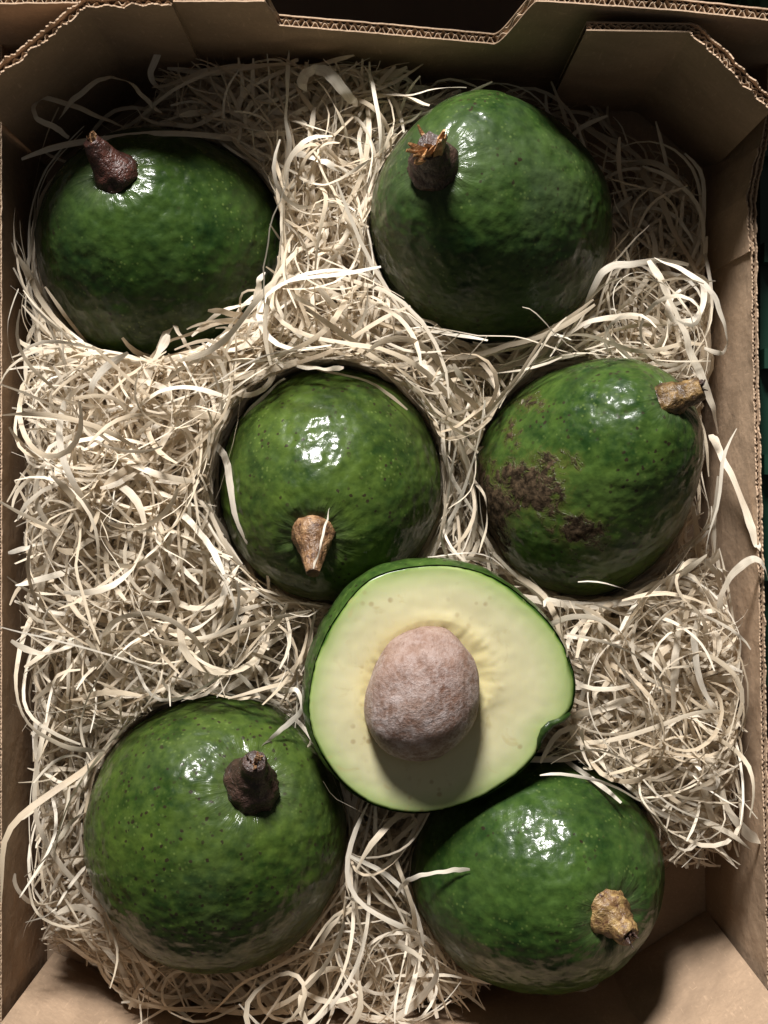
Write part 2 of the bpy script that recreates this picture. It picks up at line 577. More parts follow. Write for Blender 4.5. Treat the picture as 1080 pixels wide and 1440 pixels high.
t, V, b = avocado('dark green avocado with a reddish brown stem in the shadowed upper left corner', (48, 178, 403, 512), (158, 243), 0.046,
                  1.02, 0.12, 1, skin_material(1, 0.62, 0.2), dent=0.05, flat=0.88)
s, tp, ax = make_stem(t, V, b, (160, 243), (127, 197), 0.010, [0.0086, 0.0092, 0.0080, 0.0062, 0.0050, 0.0042, 0.0032], RED, 1, ring=0.01)
tip_shreds(s, tp, ax, TAN, 8, 0.006, 1)
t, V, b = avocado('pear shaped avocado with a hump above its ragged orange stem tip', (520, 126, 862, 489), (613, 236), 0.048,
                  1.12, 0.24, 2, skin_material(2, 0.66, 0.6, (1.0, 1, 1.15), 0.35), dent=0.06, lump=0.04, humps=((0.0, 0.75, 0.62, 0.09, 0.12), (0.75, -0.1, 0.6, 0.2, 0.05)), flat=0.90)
s, tp, ax = make_stem(t, V, b, (612, 232), (606, 205), 0.014, [0.0100, 0.0098, 0.0088, 0.0074, 0.0060, 0.0050], DRK, 2)
tip_shreds(s, tp, (ax + Vector((-0.35, 0.25, 0))).normalized(), SHRED, 13, 0.0095, 2, 1.3, 0.34)
t, V, b = avocado('round green avocado in the middle with a pointed brown stem towards its lower edge', (309, 515, 623, 846), (442, 752), 0.046,
                  1.04, 0.10, 3, skin_material(3, 0.95, 0.75, (1.18, 1, 0.9)), dent=0.11)
s, tp, ax = make_stem(t, V, b, (442, 748), (440, 806), 0.014, [0.0080, 0.0088, 0.0082, 0.0066, 0.0050, 0.0040, 0.0032, 0.0024], TAN, 3, ring=0.015)
# a fibre of wood wool lies across it further down
t, V, b = avocado('avocado with brown crusty scab patches and its stem against the right wall', (667, 503, 991, 839), (945, 560), 0.047,
                  1.16, 0.22, 4, skin_material(4, 1.0, 0.9, (1.1, 1, 1.0), 0.15), dent=0.05,
                  scabs=((745, 688, 64, 46, 0.86), (690, 725, 36, 84, 0.9), (775, 655, 48, 28, 0.66), (815, 748, 52, 36, 0.66), (745, 565, 34, 22, 0.52),
                         (720, 612, 18, 30, 0.5), (676, 690, 16, 60, 0.8)))
s, tp, ax = make_stem(t, V, b, (943, 562), (987, 545), 0.004, [0.0066, 0.0070, 0.0062, 0.0052, 0.0050, 0.0046, 0.0040], OCH, 4)
tip_shreds(s, tp, ax, DRK, 6, 0.005, 4)
t, V, b = avocado('large green avocado below the wood wool pile with a fat dark knobbly stem', (117, 976, 488, 1370), (352, 1106), 0.050,
                  0.98, 0.05, 5, skin_material(5, 0.95, 1.0, (1.2, 1, 0.9), 0.22), dent=0.10)
s, tp, ax = make_stem(t, V, b, (352, 1106), (358, 1070), 0.017, [0.0100, 0.0108, 0.0106, 0.0092, 0.0072, 0.0056, 0.0052, 0.0042], DRK, 5)
tip_shreds(s, tp, ax, TAN, 10, 0.0052, 5)
t, V, b = avocado('glossy green avocado under the cut half with a yellow brown stem pointing down right', (578, 1058, 935, 1399), (858, 1284), 0.045,
                  1.0, 0.12, 6, skin_material(6, 0.85, 0.35, (1.0, 1, 1.05)), dent=0.09, scabs=((872, 1180, 3, 40, 0.45),))
s, tp, ax = make_stem(t, V, b, (856, 1284), (886, 1318), 0.010, [0.0092, 0.0098, 0.0092, 0.0080, 0.0062, 0.0050, 0.0050, 0.0042], YEL, 6, ring=0.045)
tip_shreds(s, tp, ax, DRK, 7, 0.0045, 6)

# ------------------------------------------------------------------ the cut half
OUT = [(520, 815), (590, 797), (660, 801), (740, 846), (793, 910), (809, 960), (803, 1002), (782, 1016), (763, 1026), (760, 1046), (748, 1068), (700, 1107), (640, 1134),
       (582, 1143), (522, 1130), (470, 1086), (436, 1012), (438, 962), (452, 910), (480, 860)]
ZF = 0.088
HN = Vector((0.15, -0.10, 1)).normalized()          # the cut faces a little right and down
HC0 = P(606, 972, ZF)


def on_face(px, py):
    """the place on the plane of the cut that shows at (px, py)"""
    o_ = Vector((0, 0, HC))
    d_ = P(px, py, 0.0) - o_
    k_ = (HC0 - o_).dot(HN) / d_.dot(HN)
    return o_ + d_ * k_


FU = Vector((1, 0, -HN.x / HN.z)).normalized()
FV = HN.cross(FU)
pts = [on_face(*q) - HC0 for q in OUT]
ang = np.array([math.atan2(q.dot(FV), q.dot(FU)) for q in pts])
rad = np.array([math.hypot(q.dot(FV), q.dot(FU)) for q in pts])
o_ = np.argsort(ang)
ang, rad = ang[o_], rad[o_]
NA = 220
PHI = np.linspace(-math.pi, math.pi, NA, endpoint=False)
RO = np.interp(PHI, np.concatenate([[ang[-1] - 2 * math.pi], ang, [ang[0] + 2 * math.pi]]), np.concatenate([[rad[-1]], rad, [rad[0]]]))
for _ in range(4):
    RO = (np.roll(RO, 1) + 2 * RO + np.roll(RO, -1)) / 4
pc = on_face(592, 972) - HC0
PCU, PCV = pc.dot(FU), pc.dot(FV)
half = thing('avocado_half', 'cut avocado half with pale yellow green flesh and a large brown seed', 'avocado half', HC0 - HN * 0.043)
hb = half.location.copy()
# skin
vs_, fs_ = [], []
NVv = 40
delta = 0.24
for i in range(NVv):
    v = i / (NVv - 1)
    a_ = -delta + v * (math.pi / 2 + delta)
    pf = math.cos(a_) / math.cos(delta)
    dp = (math.sin(a_) + math.sin(delta)) / (1 + math.sin(delta)) * 0.043
    for j in range(NA):
        f_ = RO[j] * (1 - v) + np.mean(RO) * v if i < NVv - 1 else 0.0
        rr = (f_ * pf if i < NVv - 1 else 0.0) + 0.0003
        k = 1 + 0.012 * mn.noise((math.cos(PHI[j]) * 8, math.sin(PHI[j]) * 8, v * 7)) * min(1, v * 8)
        vs_.append(HC0 + FU * rr * k * math.cos(PHI[j]) + FV * rr * k * math.sin(PHI[j]) - HN * dp - hb)
for i in range(NVv - 1):
    for j in range(NA):
        fs_.append((i * NA + j, (i + 1) * NA + j, (i + 1) * NA + (j + 1) % NA, i * NA + (j + 1) % NA))
pol = [(math.cos(PHI[k % NA]), math.sin(PHI[k % NA]), 3.0) for k in range(len(vs_))]
obj('skin', vs_, fs_, skin_material(9, 0.95, 0.9), half, attrs={'polar': np.array(pol), 'scab': np.zeros(len(vs_))})

# flesh: flat cut, rounded lip, hollow round the seed
m = M('avocado_flesh')
uu = m.attr('depth_in')
c = m.coord()
un = m.math('ADD', uu, m.math('MULTIPLY', m.math('SUBTRACT', m.noise(c, 45, 3, 0.6), 0.5), 0.16))
un2 = m.math('MAXIMUM', m.math('MINIMUM', un, m.math('MULTIPLY', uu, 3.0)), 0.0)
col = m.ramp(un2, [(0.0, (0.035, 0.085, 0.012)), (0.014, (0.16, 0.24, 0.05)), (0.05, (0.35, 0.43, 0.16)), (0.20, (0.49, 0.52, 0.26)), (0.42, (0.61, 0.58, 0.345)), (0.8, (0.65, 0.585, 0.345)), (1.0, (0.62, 0.53, 0.27))])
veins = m.rng(m.noise(m.coord((2, 0, 0)), 85, 3, 0.6, 1.5), 0.60, 0.72)
col = m.mix(m.math('MULTIPLY', veins, 0.45), col, (0.50, 0.41, 0.19))
spots = m.math('MULTIPLY', m.rng(m.vor(c, 230), 0.14, 0.30, 1, 0), m.rng(m.noise(c, 40, 2), 0.54, 0.64))
col = m.mix(m.math('MULTIPLY', spots, 0.55), col, (0.30, 0.19, 0.08))
nrm = m.bump(m.noise(c, 60, 2, 0.5), 0.22, 0.003)
mk = m.n('Mapping', {'Vector': m.n('TexCoord').outputs['Object'], 'Rotation': (0, 0, 0.6), 'Scale': (1.0, 0.10, 1.0)}).outputs[0]
nrm = m.bump(m.noise(mk, 260, 3, 0.6), 0.20, 0.0006, nrm)
MAT_FLESH = m.out(Base_Color=col, Roughness=0.33, Normal=nrm, Subsurface_Weight=0.25, Subsurface_Radius=(0.004, 0.003, 0.001), Subsurface_Scale=1.0)

vs_, fs_, ua = [], [], []
seedA, seedB = 82 * 0.00027, 94 * 0.00027          # half-width and half-height of the seed at the cut
TILT = math.radians(-14)


def seed_r(phi):
    q = phi - math.pi / 2 - TILT
    return 1.0 / math.hypot(math.sin(q) / seedA, math.cos(q) / seedB)


rings = [(0.0, 0.0, 0), (0.012, -0.0, 0), (0.03, 0, 0)] + [(x, 0, 0) for x in np.linspace(0.06, 0.97, 26)] + [(1.0, 0, 1), (1.0, 0, 2), (1.0, 0, 3), (1.0, 0, 4), (1.0, 0, 5)]
for (u_, _, dn) in rings:
    for j in range(NA):
        ph = PHI[j]
        # the hollow is wider at the upper right, where the flesh stands off the seed
        gap = 0.0036 * max(0, math.cos(ph - math.radians(28))) ** 2 + 0.0005 * mn.noise((math.cos(ph) * 3, math.sin(ph) * 3, 2))
        rc = seed_r(ph) + max(-0.0003, gap)
        ix, iy = PCU + rc * math.cos(ph), PCV + rc * math.sin(ph)
        ox, oy = RO[j] * math.cos(ph), RO[j] * math.sin(ph)
        x, y = ox + (ix - ox) * u_, oy + (iy - oy) * u_
        z = 0.0
        if u_ < 0.04:
            z = -0.0007 * (1 - u_ / 0.04) ** 2
        if u_ < 0.02:
            jr = 1 + 0.008 * mn.noise((math.cos(ph) * 22, math.sin(ph) * 22, 4))
            x, y = x * jr, y * jr
        if dn == 0:
            z += 0.0006 * mn.noise((x * 40, y * 40, 1)) * min(1, u_ * 8) + 0.00008 * mn.noise((x * 260, y * 260, 5)) * min(1, u_ * 8)
            wt = max(0, math.cos(ph - math.radians(25))) * sstep(u_, 0.70, 0.97)
            z += wt * (0.0006 + 0.0006 * mn.noise((x * 130, y * 130, 0)) + 0.0003 * mn.noise((x * 500, y * 500, 0)))
        else:
            k = dn / 5
            x = x + (PCU - x) * (0.32 * k)
            y = y + (PCV - y) * (0.32 * k)
            z = -0.0022 * k + 0.0006 * mn.noise((x * 300, y * 300, dn))
        vs_.append(HC0 + FU * x + FV * y + HN * z - hb)
        ua.append(u_)
for i in range(len(rings) - 1):
    for j in range(NA):
        fs_.append((i * NA + j, i * NA + (j + 1) % NA, (i + 1) * NA + (j + 1) % NA, (i + 1) * NA + j))
obj('flesh', vs_, fs_, MAT_FLESH, half, attrs={'depth_in': ua})

# the nick at the right edge: a sliver of skin curls up there
fv_, ff_ = [], []
NICK = [(802, 1003, 0.0), (788, 1012, 0.0012), (773, 1016, 0.0022), (762, 1026, 0.0026), (757, 1040, 0.0018), (756, 1054, 0.0004)]
for i, (a_, b_, up_) in enumerate(NICK):
    p_ = on_face(a_, b_) + HN * up_ - hb
    w_ = (0.0008, 0.0012, 0.0016, 0.0016, 0.0012, 0.0007)[i]
    for du, dz in ((-1, 0.0), (0, 0.0009), (1, 0.0002), (0.6, -0.0016), (-0.6, -0.0018)):
        fv_.append(p_ + (FU * 0.75 - FV * 0.65) * w_ * du + HN * dz)
for i in range(len(NICK) - 1):
    for j in range(5):
        ff_.append((i * 5 + j, i * 5 + (j + 1) % 5, i * 5 + 5 + (j + 1) % 5, i * 5 + 5 + j))
ff_ += [tuple(range(5))[::-1], tuple(range(len(fv_) - 5, len(fv_)))]
o = obj('skin_sliver', fv_, ff_, skin_material(12, 0.5, 0.9), half, attrs={'polar': np.array([(1.0, 0.0, 3.0)] * len(fv_)), 'scab': np.zeros(len(fv_))})
o['label'] = 'dark sliver of skin curling up at the nick'

m = M('seed_coat')
c = m.coord()
n1 = m.noise(c, 75, 4, 0.6)
n2 = m.noise(c, 430, 5, 0.75, 0.1)
col = m.mix(m.rng(n1, 0.35, 0.65), (0.17, 0.085, 0.055), (0.27, 0.175, 0.135))
sy = m.n('SeparateXYZ', {0: m.n('TexCoord').outputs['Object']}).outputs[1]
dusty = m.rng(m.math('ADD', sy, m.math('MULTIPLY', m.math('SUBTRACT', n1, 0.5), 0.05)), -0.012, 0.022, 1.0, 0.25)
col = m.mix(m.math('MULTIPLY', m.rng(m.math('ADD', m.math('MULTIPLY', n2, 0.55), m.math('MULTIPLY', m.noise(c, 130, 3, 0.6), 0.45)), 0.42, 0.60), m.math('MULTIPLY', dusty, 0.95)), col, (0.44, 0.36, 0.335))
fl_ = m.noise(m.n('Mapping', {'Vector': m.n('TexCoord').outputs['Object'], 'Scale': (1.0, 0.2, 1.0)}).outputs[0], 240, 3, 0.7, 0.8)
col = m.mix(m.math('MULTIPLY', m.rng(fl_, 0.55, 0.68), 0.55), col, (0.12, 0.055, 0.03))
col = m.mix(m.math('MULTIPLY', m.rng(m.noise(c, 600, 3, 0.7), 0.58, 0.7), 0.5), col, (0.14, 0.07, 0.04))
nrm = m.bump(n2, 0.55, 0.0014)
nrm = m.bump(m.noise(c, 900, 3, 0.7), 0.4, 0.0006, nrm)
MAT_SEED = m.out(Base_Color=col, Roughness=0.6, Normal=nrm)
vs_, fs_ = [], []
nu, nv = 96, 64
ctr = on_face(591, 972) + HN * 0.003
for i in range(nv):
    th = math.pi * i / (nv - 1)
    for j in range(nu):
        ph = 2 * math.pi * j / nu
        d_ = Vector((math.sin(th) * math.cos(ph), math.sin(th) * math.sin(ph), math.cos(th)))
        k = 1 + 0.055 * mn.noise(d_ * 1.7 + Vector((3, 1, 0))) + 0.012 * mn.noise(d_ * 4.5) + 0.004 * mn.noise(d_ * 14)
        egg = (1 - 0.10 * d_.y) * (1.0 if d_.x > 0 else 1 - 0.06 * (1 - abs(d_.y)) * abs(d_.x))
        e1 = FU * math.cos(TILT) + FV * math.sin(TILT)
        e2 = FV * math.cos(TILT) - FU * math.sin(TILT)
        vs_.append(ctr + (e1 * d_.x * seedA * egg + e2 * d_.y * seedB + HN * d_.z * 0.0175) * k - hb)
for i in range(nv - 1):
    for j in range(nu):
        fs_.append((i * nu + j, (i + 1) * nu + j, (i + 1) * nu + (j + 1) % nu, i * nu + (j + 1) % nu))
obj('seed', vs_, fs_, MAT_SEED, half)
BLOCK.append((np.array(tuple(HC0 - HN * 0.004)), np.array((0.0535, 0.049, 0.044))))


# ------------------------------------------------------------------ wood wool
def ribbon_mesh(PTS, WID, PSI, tone):
    """PTS (N,S,3) centre lines, WID (N,S) half widths, PSI (N,S) roll; returns arrays for one mesh"""
    N_, S_, _ = PTS.shape
    T = np.gradient(PTS, axis=1)
    T /= np.linalg.norm(T, axis=2)[..., None] + 1e-9
    up = np.array((0, 0, 1.0)) + 0 * T
    A = np.cross(T, up)
    la = np.linalg.norm(A, axis=2)[..., None]
    A = np.where(la > 0.05, A / np.maximum(la, 1e-6), np.array((1.0, 0, 0)))
    Bn = np.cross(A, T)
    side = A * np.cos(PSI)[..., None] + Bn * np.sin(PSI)[..., None]
    nr = -A * np.sin(PSI)[..., None] + Bn * np.cos(PSI)[..., None]
    w = WID[..., None]
    V = np.stack([PTS - side * w, PTS + nr * w * 0.10, PTS + side * w], 2).reshape(-1, 3)
    idx = np.arange(N_ * S_ * 3).reshape(N_, S_, 3)
    q1 = np.stack([idx[:, :-1, 0], idx[:, :-1, 1], idx[:, 1:, 1], idx[:, 1:, 0]], -1).reshape(-1, 4)
    q2 = np.stack([idx[:, :-1, 1], idx[:, :-1, 2], idx[:, 1:, 2], idx[:, 1:, 1]], -1).reshape(-1, 4)
    Fc = np.concatenate([q1, q2])
    tn = np.repeat(tone, S_ * 3)
    ac = np.tile(np.array((0.0, 0.5, 1.0)), N_ * S_)
    seg = np.linalg.norm(np.diff(PTS, axis=1), axis=2)
    al = np.concatenate([np.zeros((N_, 1)), np.cumsum(seg, 1)], 1) * 1000
    al = np.repeat(al.reshape(-1), 3)
    return V, Fc, tn, ac, al


def mesh_fast(name, V, Fc, mat, attrs):
    me = bpy.data.meshes.new(name)
    me.vertices.add(len(V))
    me.vertices.foreach_set('co', V.astype(np.float32).ravel())
    me.loops.add(len(Fc) * 4)
    me.loops.foreach_set('vertex_index', Fc.astype(np.int32).ravel())
    me.polygons.add(len(Fc))
    me.polygons.foreach_set('loop_start', np.arange(0, len(Fc) * 4, 4, dtype=np.int32))
    me.polygons.foreach_set('use_smooth', np.ones(len(Fc), dtype=bool))
    me.materials.append(mat)
    for k, a in attrs.items():
        me.attributes.new(k, 'FLOAT', 'POINT').data.foreach_set('value', a.astype(np.float32))
    me.update(calc_edges=True)
    o = bpy.data.objects.new(name, me)
    COL.objects.link(o)
    return o


# heaps: centre px, radii px, top height, share
HEAPS = [
    (190, 640, 135, 200, 0.080, 1.7), (195, 860, 145, 150, 0.070, 1.3), (320, 445, 110, 70, 0.072, 1.1), (450, 270, 75, 190, 0.060, 1.1),
    (360, 150, 140, 95, 0.056, 1.1), (500, 430, 85, 80, 0.050, 0.7), (640, 530, 120, 60, 0.048, 0.7), (650, 640, 40, 150, 0.048, 0.6), (860, 450, 130, 70, 0.043, 0.7),
    (930, 330, 70, 110, 0.028, 0.5), (930, 950, 120, 130, 0.066, 1.5), (960, 1080, 100, 90, 0.060, 0.9), (880, 850, 140, 60, 0.046, 0.6),
    (90, 1150, 40, 220, 0.050, 0.8), (180, 1360, 120, 70, 0.034, 0.55), (380, 1390, 160, 50, 0.034, 0.75), (540, 1290, 70, 120, 0.040, 0.9),
    (390, 900, 110, 90, 0.044, 0.8), (520, 1180, 60, 80, 0.026, 0.3), (640, 1330, 60, 60, 0.030, 0.2), (1000, 560, 20, 200, 0.030, 0.25), (60, 480, 20, 160, 0.046, 0.35),
    (520, 650, 420, 560, 0.016, 1.3),
]
NS, SEG = 16000, 34
wt = np.array([h[5] for h in HEAPS])
hi = rng.choice(len(HEAPS), NS, p=wt / wt.sum())
H = np.array([h[:5] for h in HEAPS])[hi]
r1, r2 = rng.normal(0, 0.52, (2, NS))
cpx, cpy = H[:, 0] + r1 * H[:, 2], H[:, 1] + r2 * H[:, 3]
fall = np.exp(-(r1 ** 2 + r2 ** 2) * 0.55)
cz = 0.003 + (H[:, 4] * (0.45 + 0.55 * fall) - 0.003) * np.clip(rng.beta(2.0, 1.0, NS), 0, 1)
d = (HC - cz) / F
HZ = H[:, 4]
cx, cy = (cpx - 540) * d, (720 - cpy) * d
kind = rng.random(NS)
Ln = np.where(kind < 0.2, rng.uniform(0.03, 0.055, NS), np.where(kind < 0.65, rng.uniform(0.06, 0.11, NS), rng.uniform(0.10, 0.20, NS)))
curv = rng.normal(0, 1, NS) * np.where(kind < 0.2, 8, np.where(kind < 0.65, 14, 30))
sgn = np.linspace(-0.5, 0.5, SEG)[None, :]
th0 = rng.uniform(0, 2 * np.pi, NS)
w1, p1, a1 = rng.uniform(4, 13, NS), rng.uniform(0, 6.28, NS), rng.normal(0, 0.45, NS)
th = th0[:, None] + curv[:, None] * sgn * Ln[:, None] + a1[:, None] * np.sin(w1[:, None] * sgn + p1[:, None])
for _ in range(3):                  # creases: sudden changes of heading
    th = th + (rng.normal(0, 0.8, NS) * (rng.random(NS) < 0.6))[:, None] / (1 + np.exp(-(sgn - rng.uniform(-0.45, 0.45, NS)[:, None]) * 70))
pit = rng.normal(0, 0.24, NS)[:, None] + rng.normal(0, 0.45, NS)[:, None] * np.sin(rng.uniform(3, 9, NS)[:, None] * sgn + rng.uniform(0, 6.28, NS)[:, None])
ds = (Ln / (SEG - 1))[:, None]
dx, dy, dz = np.cos(th) * np.cos(pit) * ds, np.sin(th) * np.cos(pit) * ds, np.sin(pit) * ds
Q = np.stack([np.cumsum(dx, 1), np.cumsum(dy, 1), np.cumsum(dz, 1)], 2)
Q -= Q.mean(1, keepdims=True)
Q += np.stack([cx, cy, cz], 1)[:, None, :]


XLO = -0.1415 + rng.normal(0, 0.0022, NS)[:, None]
XHI = 0.1410 + rng.normal(0, 0.0020, NS)[:, None]


REL = 1.01 + 0.07 * rng.beta(1, 2, NS)[:, None]
DR = rng.random(NS) < 0.025          # these lie up over the edge of a fruit
REL = np.where(DR[:, None], 0.80 + 0.15 * rng.random(NS)[:, None], REL)
START = Q.copy()


def collide(Q, rel=None):
    rel = REL if rel is None else rel
    for c_, r_ in BLOCK:
        q = (Q - c_) / r_
        hr = np.hypot(q[..., 0], q[..., 1]) + 1e-9
        need = np.sqrt(np.maximum(0, rel ** 2 - np.minimum(q[..., 2], 0) ** 2))
        need = np.where(q[..., 2] > 1.3, 0, need)
        k = np.where(hr < need, need / hr, 1.0)[..., None]
        Q[..., :2] = c_[:2] + (Q[..., :2] - c_[:2]) * k
    xm = 0.1330 + 0.0085 * np.clip((-0.01 - Q[..., 1]) / 0.05, 0, 1)
    Q[..., 0] = np.clip(Q[..., 0], XLO, np.minimum(xm, XHI))
    Q[..., 1] = np.clip(Q[..., 1], -0.2035, 0.181)
    Q[..., 2] = np.maximum(Q[..., 2], 0.0022 + 0.0008 * np.abs(np.sin(Q[..., 0] * 900)))
    return Q


def collide_part(Q):
    for c_, r_ in BLOCK:
        q = (Q - c_) / r_
        hr = np.hypot(q[..., 0], q[..., 1]) + 1e-9
        need = np.sqrt(np.maximum(0, 1 - np.minimum(q[..., 2], 0) ** 2))
        k = np.where(hr < need, need / hr, 1.0)[..., None]
        Q[..., :2] = c_[:2] + (Q[..., :2] - c_[:2]) * k
    return Q


# a shaving that meets a fruit or a wall is shoved away whole, then only its last overlap bends round
for it in range(7):
    for c_, r_ in BLOCK:
        q = (Q - c_) / r_
        hr = np.hypot(q[..., 0], q[..., 1]) + 1e-9
        need = np.sqrt(np.maximum(0, REL ** 2 - np.minimum(q[..., 2], 0) ** 2))
        k = np.where(hr < need, need / hr, 1.0) - 1
        push = (Q[..., :2] - c_[:2]) * k[..., None]
        mag = np.hypot(push[..., 0], push[..., 1])
        j = mag.argmax(1)
        sel = push[np.arange(NS), j] * 0.6
        Q[..., :2] += sel[:, None, :]
    over = np.minimum(0, (Q[..., 0] - XLO)).min(1)
    Q[..., 0] -= over[:, None] * 0.7
    over = np.maximum(0, Q[..., 0] - XHI).max(1)
    Q[..., 0] -= over[:, None] * 0.7
    over = np.maximum(0, Q[..., 1] - 0.180).max(1)
    Q[..., 1] -= over[:, None] * 0.8
    over = np.minimum(0, Q[..., 1] + 0.2035).min(1)
    Q[..., 1] -= over[:, None] * 0.8
    over = np.minimum(0, Q[..., 2] - 0.0025).min(1)
    Q[..., 2] -= over[:, None] * 0.6
START = Q.copy()
for it in range(2):
    Q = collide(Q)
    Q[:, 1:-1] = 0.25 * Q[:, :-2] + 0.5 * Q[:, 1:-1] + 0.25 * Q[:, 2:]
Q[~DR] = collide_part(Q[~DR])
for c_, r_ in BLOCK:                # the draped ones rest on the skin
    q = (Q[DR] - c_) / r_
    hr2 = q[..., 0] ** 2 + q[..., 1] ** 2
    zs = c_[2] + r_[2] * np.sqrt(np.maximum(0, 1 - hr2)) + 0.0015
    hit = (hr2 < 1.0) & (q[..., 2] > -0.9)
    Qd = Q[DR]
    Qd[..., 2] = np.where(hit, np.maximum(Qd[..., 2], zs), Qd[..., 2])
    Q[DR] = Qd
Q[DR, 1:-1] = 0.25 * Q[DR, :-2] + 0.5 * Q[DR, 1:-1] + 0.25 * Q[DR, 2:]


def beyond(Q, a, b):
    """points on the corner side of the line a-b"""
    return (b[0] - a[0]) * (Q[..., 1] - a[1]) - (b[1] - a[1]) * (Q[..., 0] - a[0])


seg = np.linalg.norm(np.diff(Q, axis=1), axis=2)
moved = np.linalg.norm(Q - START, axis=2)
ok = (seg.max(1) < 2.2 * ds[:, 0]) & (moved.max(1) < np.where(DR, 0.045, 0.0065))
ok &= ~((Q[..., 1] > 0.150) & (Q[..., 2] > 0.072)).any(1)
ok &= ~((Q[..., 0] > 0.105) & (Q[..., 1] > 0.10) & (Q[..., 2] > 0.045)).any(1)
ok &= ~(DR & (Q[..., 2].max(1) > 0.088))
print('kept', ok.mean())
ok &= ~(beyond(Q, (0.1100, 0.171), (0.140, 0.1450)) > 0).any(1)
ok &= ~(beyond(Q, (-0.1450, 0.1500), (-0.104, 0.1780)) > 0).any(1)
ok &= ~(beyond(Q, (0.1000, -0.196), (0.144, -0.163)) < 0).any(1)
ok &= ~(beyond(Q, (-0.1450, -0.186), (-0.112, -0.203)) < 0).any(1)
pp = proj(Q.reshape(-1, 3)).reshape(NS, SEG, 2)
# bare cardboard in the photo: lower right, lower left, the shaded upper corners
ok &= ~((pp[..., 0] > 860) & (pp[..., 1] > 1225)).any(1)
ok &= ~((pp[..., 0] > 690) & (pp[..., 1] > 1385)).any(1)
ok &= ~((pp[..., 0] < 210) & (pp[..., 1] < 150)).any(1)
ok &= ~((pp[..., 0] > 600) & (pp[..., 1] < 110)).any(1)
ok &= ~((pp[..., 0] < 120) & (pp[..., 1] > 1345)).any(1)
Q, Ln, ds = Q[ok], Ln[ok], ds[ok]
n = len(Q)
wid = 0.00012 + 0.00100 * rng.beta(1.4, 2.3, n)
high = Q[..., 2].mean(1) / HZ[ok]
broad = rng.random(n) < np.where(high > 0.62, 0.30, 0.05)
wid = np.where(broad, rng.uniform(0.0007, 0.0014, n), wid)
jt = rng.normal(0, 1, Q.shape)
jt[:, 1:-1] = (jt[:, :-2] + jt[:, 1:-1] + jt[:, 2:]) / 3
Q = Q + jt * 0.00028             # crinkle
taper = np.minimum(1, 0.45 + 9 * (0.5 - np.abs(np.linspace(-0.5, 0.5, SEG))))[None, :]
WID = wid[:, None] * taper * (1 + 0.12 * np.sin(np.linspace(0, 9, SEG)[None, :] + rng.uniform(0, 6, n)[:, None]))
SL = np.linspace(-0.5, 0.5, SEG)[None, :]
PSI = rng.normal(0, 0.55, n)[:, None] + rng.normal(0, 1.6, n)[:, None] * SL + rng.normal(0, 0.45, n)[:, None] * np.sin(SL * rng.uniform(6, 22, n)[:, None] + rng.uniform(0, 6, n)[:, None])
V, Fc, tn, ac, al = ribbon_mesh(Q, WID, PSI, rng.beta(2.2, 1.8, n))
wool = mesh_fast('wood_wool', V, Fc, MAT_WOOL, {'tone': tn, 'across': ac, 'along': al})
wool['kind'] = 'stuff'
wool['label'] = 'tangled pale wood wool bedding filling the box around the avocados'
wool['category'] = 'wood wool'
print('strands', n)

